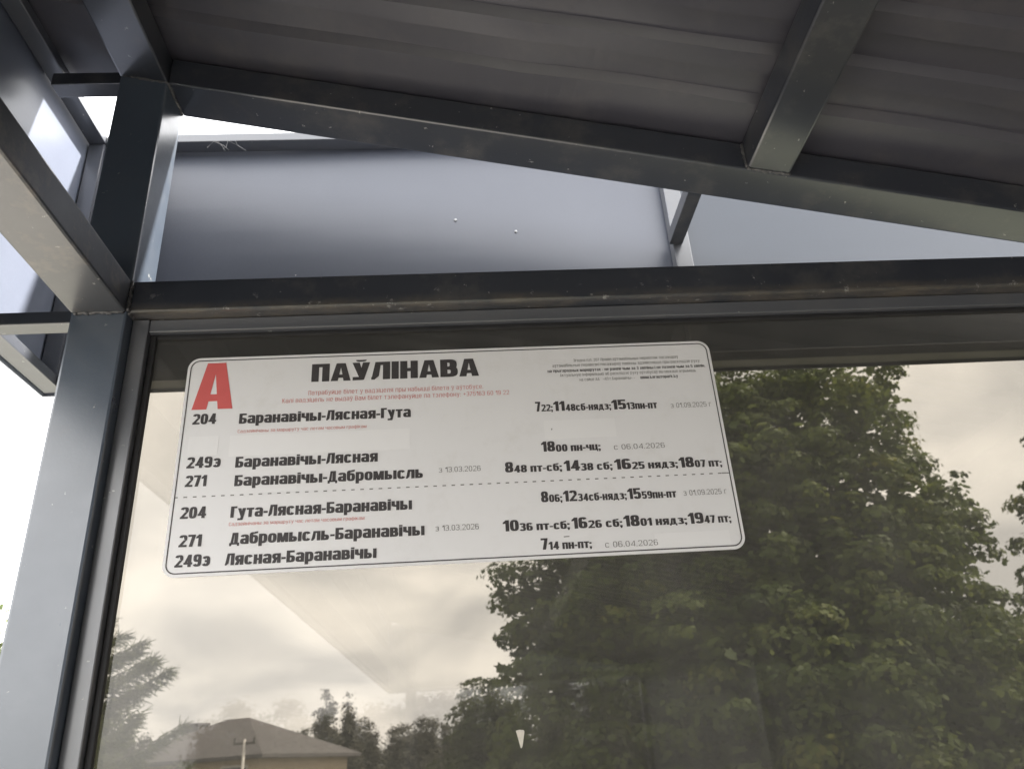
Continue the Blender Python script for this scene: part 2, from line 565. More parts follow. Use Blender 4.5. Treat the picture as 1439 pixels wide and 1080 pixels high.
# frame tubes behind the sheets
TI = FY - 0.0035                      # inner side of the back sheet
sbar('fascia_rail', FX + 0.031, 1.40, TI - 0.026, TI - 0.001, 2.504, 2.519, mat=M_FRAME, bevel=0.0015)
sbar('fascia_rail', FX + 0.031, 1.40, TI - 0.026, TI - 0.001, 2.090, 2.105, bevel=0.0015)  # dark paint instead of frame paint: shade on this rail put into colour
sbar('fascia_rail', FX + 0.0045, FX + 0.030, FE, TI - 0.001, 2.504, 2.519, mat=M_FRAME, bevel=0.0015)
sbar('fascia_rail', FX + 0.0045, FX + 0.030, FE, TI - 0.001, 2.090, 2.105, mat=M_FRAME, bevel=0.0015)
sbar('fascia_stud', FX + 0.0055, FX + 0.029, TI - 0.025, TI - 0.002, 2.1055, 2.5035, mat=M_FRAME, bevel=0.0015)
sbar('fascia_stud', 0.331, 0.357, TI - 0.020, TI - 0.001, 2.1055, 2.5035, mat=M_FRAME, bevel=0.0015)
sbar('fascia_stud', -0.19 + FX * 0 - 0.28, -0.445, TI - 0.020, TI - 0.001, 2.1055, 2.5035, mat=M_FRAME, bevel=0.0015)
# outriggers
sbar('outrigger', FX + 0.0305, XA - 0.0005, -0.010, 0.013, 2.0885, 2.105, bevel=0.0015)
sbar('outrigger', FX + 0.0305, XA - 0.0015, -0.012, 0.012, 2.4595, 2.480, bevel=0.0015)
sbar('outrigger', 0.325, 0.345, 0.0315, TI - 0.0205, 2.290, 2.310, bevel=0.0015)
sbar('outrigger', 1.00, 1.02, 0.0315, TI - 0.0205, 2.139, 2.159, bevel=0.0015)
for (x, z) in ((0.007, 2.3622), (0.0986, 2.3378)):
    bm = bmesh.new()
    bmesh.ops.create_uvsphere(bm, u_segments=10, v_segments=6, radius=0.0024)
    for v_ in bm.verts:
        v_.co = Vector((x + v_.co.x, TI + 0.0008 + v_.co.y * 0.35, z + v_.co.z))
    sh(obj('rivet', bm, M_RIVET, shelter, smooth=True))


def weld(p0, p1, r=0.0024, n=26):
    p0 = Vector(p0); p1 = Vector(p1)
    rw = random.Random(int(1000 * (p0.x + 3 * p0.y + 7 * p0.z)))
    pts = [p0.lerp(p1, i / n) + Vector((rw.uniform(-1, 1), rw.uniform(-1, 1), rw.uniform(-1, 1))) * r * 0.35 for i in range(n + 1)]
    sh(obj('weld_bead', tube(bmesh.new(), pts, [r * rw.uniform(0.65, 1.2) for _ in pts], 7), M_WELD, shelter, smooth=True))


zb = lambda x: RB + S * x
weld((XA + 0.004, -0.0312, 2.0882), (XB - 0.003, -0.0312, 2.0882))
weld((XB + 0.0004, -0.0300, 2.090), (XB + 0.0004, -0.0300, 2.129), 0.0022, 18)
weld((XB + 0.001, -0.028, 2.0882), (XB + 0.001, 0.0, 2.0882), 0.0020, 14)
weld((0.384, -0.0312, zb(0.384) + 0.001), (0.437, -0.0312, zb(0.437) + 0.001), 0.0022)
weld((0.3838, -0.0312, zb(0.384) + 0.003), (0.3838, -0.0312, zb(0.384) + 0.041), 0.0022, 16)
weld((0.4372, -0.0312, zb(0.437) + 0.003), (0.4372, -0.0312, zb(0.437) + 0.041), 0.0022, 16)
weld((XA + 0.002, -0.0302, zb(XA) + 0.0005), (XB, -0.0302, zb(XB) - 0.0005), 0.0022)
weld((XB + 0.0008, -0.029, zb(XB) - 0.0005), (XB + 0.0008, 0.029, zb(XB) - 0.0005), 0.0022)
# a bent wire end on the left fascia rail
bm = tube(bmesh.new(), [(-0.525, 0.012, 2.503), (-0.517, 0.014, 2.494), (-0.506, 0.018, 2.492)], [0.0016, 0.0016, 0.0012], 6)
sh(obj('wire_end', bm, M_FRAME, shelter, smooth=True))

# glazing: glass, beads and seals, one wall at a time
GX0, GX1, GZ0, GZ1 = XB + 0.006, XR - 0.006, 0.14, 2.083
g = sbar('glass_pane', GX0, GX1, 0.0015, 0.0075, GZ0, GZ1, mat=M_GLASS, bevel=0)


def gbead(name, x0, x1, y0, y1, z0, z1, mat, parent=None):
    o = bar(name, x0, x1, y0, y1, z0, z1, mat, parent or g, bevel=0.0012)
    o.matrix_parent_inverse = g.matrix_basis.inverted() @ Matrix.Translation((0.396, 0, 0)) if False else Matrix.Translation((0.396, 0, 0)) @ Matrix.Identity(4)
    return o


for nm, a in (('glazing_bead', (XB + 0.0005, XB + 0.019, -0.014, 0.0012, 0.16, 2.0872, M_BEAD)),
              ('rubber_seal', (XB + 0.0195, XB + 0.026, -0.0055, 0.0013, 0.165, 2.0705, M_SEAL)),
              ('glazing_bead', (XB + 0.0195, XR - 0.0195, -0.012, 0.0012, 2.0715, 2.0875, M_BEAD)),
              ('rubber_seal', (XB + 0.0265, XR - 0.02, -0.0050, 0.0013, 2.066, 2.0712, M_SEAL)),
              ('glazing_bead', (XR - 0.019, XR - 0.0005, -0.014, 0.0012, 0.16, 2.0872, M_BEAD)),
              ('glazing_bead', (XB + 0.0195, XR - 0.0195, -0.012, 0.0012, 0.142, 0.16, M_BEAD))):
    x0, x1, y0, y1, z0, z1, mt = a
    o = bar(nm, x0, x1, y0, y1, z0, z1, mt, None, bevel=0.0012)
    o.parent = g
    o.matrix_parent_inverse = Matrix.Identity(4)
sbar('bottom_rail', XB + 0.0005, XR - 0.0005, -0.029, 0.029, 0.08, 0.141)
# back wall of steel sheet, behind the camera
sbar('wall_sheet', XR + 0.027, XR + 0.030, YE + 0.065, -2.36, 0.14, 2.074, mat=M_ROOF, bevel=0)
sbar('wall_sheet', XR + 0.027, XR + 0.030, -2.30, -0.035, 0.14, 2.074, mat=M_ROOF, bevel=0)
sbar('wall_post', XR + 0.001, XR + 0.061, -2.358, -2.302, 0.0, 2.074)

# ------------------------------------------------------------------ timetable plate
ZP = 1.9176
PW, PH = 0.602, 0.2492
plate = empty('timetable_sign', (0, 0.0, ZP))
tag(plate, 'white bus timetable plate with a red letter A, stuck on the bronze glass', 'timetable')


def round_rect(w_, h_, r_, n=8):
    pts = []
    for cx, cy, a0 in ((w_ / 2 - r_, h_ / 2 - r_, 0), (-w_ / 2 + r_, h_ / 2 - r_, 90), (-w_ / 2 + r_, -h_ / 2 + r_, 180), (w_ / 2 - r_, -h_ / 2 + r_, 270)):
        for k in range(n + 1):
            a = R(a0 + 90 * k / n)
            pts.append((cx + r_ * math.cos(a), cy + r_ * math.sin(a)))
    return pts


bm = bmesh.new()
pts = round_rect(PW, PH, 0.0135)
fr_ = [bm.verts.new((x, 0.0, z)) for x, z in pts]
bk_ = [bm.verts.new((x, 0.0012, z)) for x, z in pts]
bm.faces.new(fr_); bm.faces.new(bk_[::-1])
for i in range(len(pts)):
    j = (i + 1) % len(pts)
    bm.faces.new((fr_[i], bk_[i], bk_[j], fr_[j]))
obj('sign_board', bm, M_PLATE, plate)
# printed border line
bm = bmesh.new()
po = round_rect(PW - 0.0062, PH - 0.0062, 0.0105); pi_ = round_rect(PW - 0.0086, PH - 0.0086, 0.0094)
vo = [bm.verts.new((x, -0.0003, z)) for x, z in po]; vi = [bm.verts.new((x, -0.0003, z)) for x, z in pi_]
for i in range(len(po)):
    j = (i + 1) % len(po)
    bm.faces.new((vo[i], vo[j], vi[j], vi[i]))
obj('border_line', bm, M_INK, plate)
# dotted line
bm = bmesh.new()
nd = 62
for i in range(nd):
    x = -0.296 + 0.592 * i / (nd - 1)
    hh = 0.0006; ww = 0.0019
    if i == nd - 1: ww = 0.0045; x -= 0.003
    bm.faces.new([bm.verts.new(p) for p in ((x - ww, -0.0003, -0.0406 - hh), (x + ww, -0.0003, -0.0406 - hh), (x + ww, -0.0003, -0.0406 + hh), (x - ww, -0.0003, -0.0406 + hh))])
obj('dotted_line', bm, M_GREY, plate)
# paper strips pasted over old entries
for (x0, x1, z0, z1) in ((-0.246, -0.051, 0.0035, 0.0275), (0.098, 0.178, 0.008, 0.030), (-0.290, -0.258, 0.006, 0.028), (0.205, 0.285, -0.118, -0.104)):
    bm = box(bmesh.new(), x0, x1, -0.00025, -0.00005, z0, z1)
    obj('paper_strip', bm, M_PATCH, plate)
# stray ink marks
for (x, z, w_, h_) in ((0.1063, 0.0195, 0.0012, 0.0022), (0.112, -0.1025, 0.006, 0.0012)):
    bm = bmesh.new()
    bm.faces.new([bm.verts.new(p) for p in ((x - w_ / 2, -0.0004, z - h_ / 2), (x + w_ / 2, -0.0004, z - h_ / 3), (x + w_ / 2, -0.0004, z + h_ / 2), (x - w_ / 2, -0.0004, z + h_ / 3))])
    obj('ink_mark', bm, M_GREY, plate)

# (style, text, left mm, right mm, baseline mm, cap height mm)
LINES = [
    ('letter', 'А', -291.3, -246.7, 60.0, 57.5),
    ('title', 'ПАЎЛІНАВА', -161.8, 28.3, 89.2, 24.7),
    ('red', 'Патрабуйце білет у вадзіцеля пры набыцці білета ў аўтобусе.', -164.2, 32.3, 72.8, 6.3),
    ('red', 'Калі вадзіцель не выдаў Вам білет тэлефануйце па тэлефону: +375163 60 19 22', -192.6, 61.4, 64.2, 6.2),
    ('num', '204', -288.5, -263.0, 42.3, 13.1),
    ('name', 'Баранавічы-Лясная-Гута', -238.2, -49.8, 41.1, 12.8),
    ('redtiny', 'Садзейнічаны за маршруту час летам часовым графікам', -238.5, -98.6, 30.3, 3.9),
    ('num', '249э', -289.0, -253.3, -8.5, 12.9),
    ('name', 'Баранавічы-Лясная', -237.7, -85.8, -9.9, 12.1),
    ('num', '271', -288.3, -266.0, -29.3, 12.6),
    ('name', 'Баранавічы-Дабромысль', -236.8, -37.2, -30.8, 11.9),
    ('date', 'з 13.03.2026', -20.0, 25.2, -25.6, 6.2),
    ('num', '204', -289.2, -262.8, -64.0, 12.7),
    ('name', 'Гута-Лясная-Баранавічы', -237.7, -49.1, -65.2, 11.8),
    ('redtiny', 'Садзейнічаны за маршруту час летам часовым графікам', -238.3, -98.8, -73.9, 3.7),
    ('num', '271', -287.2, -264.3, -93.8, 12.3),
    ('name', 'Дабромысль-Баранавічы', -236.1, -36.2, -93.6, 11.6),
    ('date', 'з 13.03.2026', -24.8, 20.5, -90.0, 5.8),
    ('num', '249э', -288.8, -253.6, -114.5, 12.1),
    ('name', 'Лясная-Баранавічы', -238.5, -85.7, -114.9, 11.3),
    ('hour', '7', 89.9, 95.8, 41.6, 12.3),
    ('minute', '22;', 96.6, 109.5, 41.5, 8.2),
    ('hour', '11', 110.3, 123.2, 41.3, 12.3),
    ('minute', '48сб-нядз;', 124.0, 175.8, 40.8, 8.2),
    ('hour', '15', 176.6, 193.2, 40.3, 12.4),
    ('minute', '13пн-пт', 193.6, 228.7, 39.9, 8.2),
    ('date', 'з 01.09.2025 г', 244.2, 291.1, 39.5, 7.1),
    ('hour', '18', 92.9, 108.2, -6.8, 11.4),
    ('minute', '00 пн-чц;', 109.0, 158.6, -7.5, 7.8),
    ('date', 'с 06.04.2026', 173.4, 230.3, -8.0, 6.7),
    ('hour', '8', 51.7, 60.6, -29.0, 11.9),
    ('minute', '48 пт-сб;', 61.3, 113.7, -29.5, 8.0),
    ('hour', '14', 116.0, 133.6, -30.2, 12.0),
    ('minute', '38 сб;', 134.3, 169.1, -30.6, 8.0),
    ('hour', '16', 171.5, 189.9, -31.1, 12.0),
    ('minute', '25 нядз;', 190.7, 241.5, -31.6, 8.1),
    ('hour', '18', 243.1, 259.7, -32.2, 12.1),
    ('minute', '07 пт;', 260.5, 290.7, -32.6, 8.1),
    ('hour', '8', 88.3, 96.1, -64.2, 11.7),
    ('minute', '06;', 96.9, 111.0, -64.4, 7.7),
    ('hour', '12', 112.2, 127.1, -64.5, 11.7),
    ('minute', '34сб-нядз;', 127.9, 180.6, -64.9, 7.8),
    ('hour', '15', 181.8, 196.4, -65.2, 11.8),
    ('minute', '59пн-пт', 197.2, 234.8, -65.5, 7.8),
    ('date', 'з 01.09.2025 г', 242.8, 290.3, -64.1, 6.4),
    ('hour', '10', 45.8, 62.6, -93.9, 11.9),
    ('minute', '36 пт-сб;', 63.3, 116.3, -94.2, 7.6),
    ('hour', '16', 118.6, 135.2, -94.5, 12.0),
    ('minute', '26 сб;', 136.0, 172.4, -94.7, 7.7),
    ('hour', '18', 173.9, 191.0, -94.9, 12.0),
    ('minute', '01 нядз;', 191.8, 241.8, -95.1, 7.7),
    ('hour', '19', 243.4, 259.9, -95.4, 12.1),
    ('minute', '47 пт;', 260.6, 289.5, -95.5, 7.7),
    ('hour', '7', 84.4, 91.7, -115.1, 10.9),
    ('minute', '14 пн-пт;', 92.4, 137.5, -115.5, 7.3),
    ('date', 'с 06.04.2026', 151.5, 207.4, -116.2, 6.0),
    ('fine', 'Згодна п.п. 207 Правіл аўтамабільных перавозак пасажыраў', 138.6, 262.0, 102.7, 4.3),
    ('fine', 'аўтамабільныя перавозкі пасажыраў павінны здзяйсняцца пры раскладзе руху', 113.6, 286.6, 96.5, 4.3),
    ('finebold', 'на прыгарадных маршрутах - не раней чым за 3 хвіліны і не пазней чым за 5 хвілін.', 107.4, 292.2, 89.9, 4.3),
    ('fine', 'Актуальную інфармацыю аб раскладзе руху аўтобусаў вы можаце атрымаць', 121.2, 280.3, 84.1, 4.2),
    ('fine', 'на сайце ААТ «АП г.Баранавічы» -', 143.4, 207.4, 77.6, 4.2),
    ('finebold', 'www.barautopark.by', 214.1, 258.1, 77.7, 4.2),

]
# ---- lettering: heavy condensed (and light) capitals, lower case and figures built from strokes
XH = 0.82


class Pen:
    def __init__(s, w, h, W):
        s.w, s.h, s.W, s.p = w, h, W, []

    def R(s, x0, y0, x1, y1):
        s.p.append([(x0, y0), (x1, y0), (x1, y1), (x0, y1)])

    def P(s, *pts):
        s.p.append(list(pts))

    def ring(s, x0, y0, x1, y1, a0=0, a1=360, ex=2.9, w=None, h=None):
        w = w or s.w; h = h or s.h
        cx, cy, rx, ry = (x0 + x1) / 2, (y0 + y1) / 2, (x1 - x0) / 2, (y1 - y0) / 2
        n = max(4, int(abs(a1 - a0) / 18))
        f = lambda a, r: math.copysign(abs(a) ** (2 / ex), a) * max(r, 0.004)
        q = []
        for i in range(n + 1):
            t = R(a0 + (a1 - a0) * i / n)
            c_, s_ = math.cos(t), math.sin(t)
            q.append(((cx + f(c_, rx), cy + f(s_, ry)), (cx + f(c_, rx - w), cy + f(s_, ry - h))))
        for (a, b), (c, d) in zip(q, q[1:]):
            s.p.append([a, c, d, b])

    def bowl(s, x0, x1, y0, y1, left=False):
        m = (x0 + x1) / 2
        if left:
            s.R(m, y0, x1, y0 + s.h); s.R(m, y1 - s.h, x1, y1); s.ring(x0, y0, x1, y1, 90, 270)
        else:
            s.R(x0, y0, m, y0 + s.h); s.R(x0, y1 - s.h, m, y1); s.ring(x0, y0, x1, y1, -90, 90)


def glyph(ch, w, h, W):
    g = Pen(w, h, W); X = XH; adv = W
    up = ch.isupper() or ch.isdigit()
    H = 1.0 if up else X
    c = ch.lower() if ch.lower() in 'бвгдзклнпсімцяжэ' and ch not in 'бі' else ch
    if ch in 'Бб':
        if ch == 'Б':
            g.R(0, 0, w, 1); g.R(0, 1 - h, W * .93, 1); g.bowl(0, W, 0, .58)
        else:
            g.ring(0, 0, W, X * .90); g.R(0, X * .4, w, .80); g.ring(0, .56, W * 1.2, 1.0, 100, 180); g.P((W * .5, 1 - h), (W * .93, 1.02 - h * .8), (W * .97, 1.05), (W * .5, 1.0))
    elif c == 'в':
        g.R(0, 0, w, H); g.bowl(0, W, 0, H * .5 + h / 2); g.bowl(0, W * .95, H * .5 - h / 2, H)
    elif c == 'г':
        adv = W * .78; g.R(0, 0, w, H); g.R(0, H - h, adv, H)
    elif c == 'д':
        adv = W * 1.16; b = h * .85
        g.R(0, -.13, w * .62, b); g.R(adv - w * .62, -.13, adv, b); g.R(0, 0, adv, b)
        g.R(adv - w * .45 - w, b * .5, adv - w * .45, H); g.R(W * .30, H - h, adv - w * .45, H)
        g.P((w * .30, b * .5), (w * 1.05, b * .5), (W * .30 + w * .62, H), (W * .30, H))
    elif c == 'з':
        g.ring(0, 0, W, H * .56, -160, 90); g.ring(0, H * .47, W * .96, H, -90, 160); g.R(W * .3, H * .47, W * .55, H * .47 + h)
    elif c == 'к':
        g.R(0, 0, w, H); g.P((w, H * .42), (w, H * .66), (W * .98 - w, H), (W * .98, H)); g.P((w * .9, H * .58), (W - w, 0), (W + w * .05, 0), (w * 1.7, H * .66))
    elif c == 'л':
        adv = W * 1.06
        g.R(adv - w, 0, adv, H); g.R(W * .22, H - h, adv, H); g.P((W * .22, H), (W * .22 + w * .8, H), (W * .22 + w * .5, h), (0, 0)); g.P((0, 0), (W * .22 + w * .5, h), (W * .18, 0)); g.R(0, 0, W * .2, h * .8)
    elif c == 'м':
        adv = W * 1.3; m = adv / 2
        g.R(0, 0, w * .9, H); g.R(adv - w * .9, 0, adv, H)
        g.P((0, H), (w * 1.2, H), (m + w * .38, 0), (m - w * .38, 0)); g.P((adv - w * 1.2, H), (adv, H), (m + w * .38, 0), (m - w * .38, 0))
    elif c == 'н':
        g.R(0, 0, w, H); g.R(W - w, 0, W, H); g.R(0, H * .5 - h / 2, W, H * .5 + h / 2)
    elif c == 'п':
        g.R(0, 0, w, H); g.R(W - w, 0, W, H); g.R(0, H - h, W, H)
    elif c == 'с':
        g.ring(0, 0, W, H, 28, 332)
    elif c == 'ц':
        adv = W * 1.06; g.R(0, 0, w, H); g.R(W - w, 0, W, H); g.R(0, 0, W, h); g.R(W - w * .4, -.15, adv, h)
    elif c == 'я':
        g.R(W - w, 0, W, H); g.bowl(0, W, H * .40, H, True); g.P((0, 0), (w, 0), (W * .62, H * .46), (W * .62 - w, H * .46))
    elif c == 'э':
        g.ring(0, 0, W, H, -150, 150); g.R(W * .35, H * .5 - h / 2, W - w * .5, H * .5 + h / 2)
    elif c == 'ж':
        adv = W * 1.4; m = adv / 2; g.R(m - w / 2, 0, m + w / 2, H)
        for sx in (-1, 1):
            g.P((m + sx * w * .4, H * .42), (m + sx * w * .4, H * .6), (m + sx * (m - w), H), (m + sx * m, H)); g.P((m + sx * w * .4, H * .58), (m + sx * w * .4, H * .4), (m + sx * (m - w), 0), (m + sx * m, 0))
    elif ch in 'АA':
        adv = W * 1.12; m = adv / 2
        g.P((0, 0), (w * .98, 0), (m + w * .12, 1), (m - w * .62, 1)); g.P((adv, 0), (adv - w * .98, 0), (m - w * .12, 1), (m + w * .62, 1)); g.R(w * .7, .17, adv - w * .7, .17 + h)
    elif ch in 'Іi':
        adv = w; g.R(0, 0, w, H)
        if ch == 'i': g.R(0, .86, w, 1.0)
    elif ch == 'і':
        adv = w; g.R(0, 0, w, X); g.R(0, .86, w, 1.0)
    elif ch == 'ЎЎ'[0] or ch in 'Уўуy':
        D = 0 if up else -.24
        m = W * .5
        g.P((0, H), (w, H), (m + w * .42, D * .1 + H * .22), (m - w * .25, D * .1 + H * .14)); g.P((W - w, H), (W, H), (m + w * .42, D + .02), (m - w * .40, D + .02))
        g.P((0.02, D), (0.02, D + h), (m, D + h), (m + w * .42, D + .02), (m + .2 * w, D))
        if ch in 'Ўў': g.ring(W * .2, H + .045, W * .8, H + .27, 180, 360, w=h * .62, h=h * .62)
    elif ch == 'а' or ch == 'a':
        g.R(W - w, 0, W, X * .7); g.ring(0, X * .30, W, X, 0, 165); g.bowl(0, W, 0, X * .60, True)
    elif ch in 'еe':
        g.ring(0, 0, W, X, 0, 330); g.R(w * .7, X * .44, W - w * .15, X * .44 + h * .8)
    elif ch in 'оo':
        g.ring(0, 0, W, X)
    elif ch in 'рp':
        g.R(0, -.24, w, X); g.ring(0, 0, W, X)
    elif ch in 'тt':
        adv = W * .92; g.R(adv / 2 - w / 2, 0, adv / 2 + w / 2, X); g.R(0, X - h, adv, X)
    elif ch == 'ч':
        g.R(W - w, 0, W, X); g.R(0, X * .45, w, X); g.ring(0, X * .36, W * 1.1, X * 1.2, 180, 270); g.R(W * .5, X * .36, W, X * .36 + h)
    elif ch in 'ьыb':
        g.R(0, 0, w, 1 if ch == 'b' else X); g.bowl(0, W * .94, 0, X * .58)
        if ch == 'ы': g.R(W * 1.06, 0, W * 1.06 + w, X); adv = W * 1.06 + w
    elif ch in 'ийu':
        g.R(0, 0, w, X); g.R(W - w, 0, W, X)
        if ch == 'u': g.R(0, 0, W, h)
        else: g.P((w * .9, 0), (w * .9, X * .34), (W - w * .9, X), (W - w * .9, X * .66))
        if ch == 'й': g.ring(W * .2, X + .045, W * .8, X + .25, 180, 360, w=h * .6, h=h * .6)
    elif ch == 'х':
        g.P((0, 0), (w, 0), (W, X), (W - w, X)); g.P((0, X), (w, X), (W, 0), (W - w, 0))
    elif ch == 'ф':
        adv = W * 1.4; g.R(adv / 2 - w / 2, -.22, adv / 2 + w / 2, 1); g.ring(0, 0, adv, X)
    elif ch in 'шw':
        adv = W * 1.4; g.R(0, 0, w, X); g.R(adv / 2 - w / 2, 0, adv / 2 + w / 2, X); g.R(adv - w, 0, adv, X); g.R(0, 0, adv, h)
    elif ch == 'ю':
        adv = W * 1.4; g.R(0, 0, w, X); g.R(0, X * .5 - h / 2, w * 1.7, X * .5 + h / 2); g.ring(w * 1.5, 0, adv, X)
    elif ch == 'r':
        adv = W * .7; g.R(0, 0, w, X); g.R(0, X - h, adv, X)
    elif ch == 'k':
        g.R(0, 0, w, 1); g.P((w, X * .42), (w, X * .66), (W - w, X), (W, X)); g.P((w * .9, X * .58), (W - w, 0), (W, 0), (w * 1.7, X * .66))
    elif ch == '0':
        g.ring(0, 0, W, 1)
    elif ch == '1':
        adv = W * .70; g.R(adv - w, 0, adv, 1); g.P((0, .80), (0, .66), (adv - w, .70), (adv - w, .99), (adv - w * .8, 1))
    elif ch == '2':
        g.ring(0, .42, W, 1, -25, 170); g.P((0, h * .6), (w, h * .6), (W, .62), (W - w, .58)); g.R(0, 0, W, h)
    elif ch == '3':
        g.ring(0, 0, W, .56, -165, 90); g.ring(0, .46, W * .98, 1, -90, 165); g.R(W * .3, .45, W * .55, .45 + h)
    elif ch == '4':
        adv = W * 1.06; x = adv - w * .35
        g.R(x - w, 0, x, 1); g.R(0, .2, adv, .2 + h); g.P((0, .2), (w * .85, .2), (x - w * .3, 1), (x - w, 1)); g.R(0, .2, w * .6, .2 + h)
    elif ch == '5':
        g.R(0, 1 - h, W * .95, 1); g.P((0, .42), (w * .95, .42), (w * 1.02, 1), (w * .12, 1)); g.ring(0, 0, W, .66, -165, 140)
    elif ch in '69':
        a = len(g.p); g.ring(0, 0, W, .62); g.R(0, .3, w, .72); g.ring(0, .36, W, 1, 22, 180)
        if ch == '9': g.p = [[(W - x, 1 - y) for x, y in q] for q in g.p]
    elif ch == '7':
        adv = W * .92; g.R(0, 1 - h, adv, 1); g.P((w * .45, 0), (w * 1.5, 0), (adv, 1 - h * .5), (adv - w * 1.02, 1 - h * .5))
    elif ch == '8':
        g.ring(0, 0, W, .55); g.ring(W * .02, .44, W * .98, 1)
    elif ch in ';:.,':
        d = max(w * .95, .14); adv = d; g.R(0, 0, d, h * 1.15)
        if ch in ';:': g.R(0, X * .62, d, X * .62 + h * 1.15)
        if ch in ';,': g.P((d * .3, 0), (d, 0), (d * .75, -.16), (d * .1, -.16))
    elif ch == '-':
        adv = W * .52; g.R(0, .30, adv, .30 + h)
    elif ch == '+':
        g.R(0, .45, W, .45 + h * .8); g.R(W / 2 - h * .4, .2, W / 2 + h * .4, .75)
    elif ch in '«»':
        sg = 1 if ch == '«' else -1
        for k in (0, .24):
            x = .02 + k; t = .2 * sg
            g.P((x + .1 - t / 2, .40), (x + .1 + t / 2, .62), (x + .1 + t / 2, .50), (x + .1 - t / 2 + .03, .40)); g.P((x + .1 - t / 2, .40), (x + .1 + t / 2, .18), (x + .1 + t / 2, .30), (x + .1 - t / 2 + .03, .40))
        adv = .45
    elif ch == ' ':
        adv = W * .42
    return g.p, adv


def lettering(txt, w, h, W, gap):
    """one flat mesh of a line of text: cap height 1, baseline 0, pieces a hair apart in depth (z)"""
    vs, fs = [], []
    x = 0.0
    for ch in txt:
        ps, adv = glyph(ch, w, h, W)
        for i, q in enumerate(ps):
            b = len(vs)
            vs += [(x + px, py, 0.001 * i) for px, py in q]
            fs.append(tuple(range(b, b + len(q))))
        x += adv + gap
    me = bpy.data.meshes.new('txt')
    me.from_pydata(vs, [], fs)
    return me


# style: name, (stem, bar, width, gap), cap height override mm, ink
BOLD = (0.240, 0.172, 0.58, 0.045)
STYLE = {
    'letter': ('route_letter', (0.29, 0.15, 0.70, 0.0), None, M_RED), 'title': ('stop_name', (0.27, 0.19, 0.66, 0.05), 22.5, M_INK),
    'red': ('red_notice', (0.11, 0.10, 0.52, 0.13), 5.4, M_PALE_RED), 'redtiny': ('red_note', (0.11, 0.10, 0.52, 0.12), 3.7, M_PALE_RED),
    'num': ('route_number', BOLD, 12.6, M_INK), 'name': ('route_name', BOLD, 12.2, M_INK),
    'date': ('date_note', (0.095, 0.085, 0.52, 0.13), 6.0, M_GREY), 'hour': ('departure_hour', BOLD, 12.0, M_INK),
    'minute': ('departure_minute', BOLD, 8.4, M_INK), 'fine': ('fine_print', (0.11, 0.10, 0.5, 0.12), 3.6, M_GREY),
    'finebold': ('fine_print', (0.17, 0.13, 0.54, 0.09), 3.6, M_INK),
}
for (st, txt, u0, u1, v, hc) in LINES:
    nm, prm, hh, mt = STYLE[st]
    me = lettering(txt, *prm)
    co = np.empty(len(me.vertices) * 3, np.float32); me.vertices.foreach_get('co', co)
    co = co.reshape(-1, 3)
    hcap = (hh or hc) / 1000
    x0, x1 = co[:, 0].min(), co[:, 0].max()
    newc = np.empty_like(co)
    newc[:, 0] = u0 / 1000 + (co[:, 0] - x0) / (x1 - x0) * (u1 - u0) / 1000
    newc[:, 1] = -0.00032 - co[:, 2] * 0.003
    newc[:, 2] = v / 1000 + co[:, 1] * hcap
    me.vertices.foreach_set('co', newc.reshape(-1))
    me.update()
    me.name = nm
    link(nm, me, mt, plate)

# a scrap of white paper left on the glass
bm = bmesh.new()
prof = [(-0.0042, 0.0075), (-0.001, 0.0082), (0.0030, 0.0078), (0.0038, 0.0060), (0.0012, -0.0060), (0.0002, -0.0078), (-0.0006, -0.0074), (-0.0026, 0.001)]
a_ = [bm.verts.new((0.0515 + x, 0.0007, 1.6245 + z)) for x, z in prof]
b_ = [bm.verts.new((0.0515 + x, 0.0012, 1.6245 + z)) for x, z in prof]
bm.faces.new(a_); bm.faces.new(b_[::-1])
for i in range(len(prof)):
    j = (i + 1) % len(prof); bm.faces.new((a_[i], b_[i], b_[j], a_[j]))
tag(obj('paper_scrap', bm, M_WHITE), 'small wedge of torn white paper stuck low on the glass below the timetable', 'scrap')

# cobweb wisp below the back fascia rail
bm = bmesh.new()
rr = random.Random(3)
for k in range(7):
    x = -0.385 + 0.10 * rr.random() * 0.35
    p0 = Vector((x + 0.02, TI - 0.027, 2.503))
    p3 = p0 + Vector((rr.uniform(-0.01, 0.03), 0.004, rr.uniform(-0.022, -0.008)))
    mid = (p0 + p3) / 2 + Vector((rr.uniform(-0.01, 0.01), 0, rr.uniform(-0.008, 0.002)))
    tube(bm, [p0, mid, p3], [0.00022, 0.0003, 0.00018], 4)
tag(obj('cobweb', bm, M_WEB), 'wisp of pale cobweb hanging under the back fascia rail beside the post', 'cobweb')

# ------------------------------------------------------------------ trees
LOBED = np.array([(0, -0.45), (0.42, -0.30), (0.32, 0.02), (0.5, 0.28), (0.18, 0.22), (0.0, 0.58), (-0.18, 0.22), (-0.5, 0.28), (-0.32, 0.02), (-0.42, -0.30)])
OVAL = np.array([(0, -0.5), (0.26, -0.15), (0.24, 0.2), (0, 0.55), (-0.24, 0.2), (-0.26, -0.15)])
DIAMOND = np.array([(0, -0.5), (0.3, 0.0), (0, 0.55), (-0.3, 0.0)])


def unit(v):
    return v / np.maximum(np.linalg.norm(v, axis=-1, keepdims=True), 1e-6)


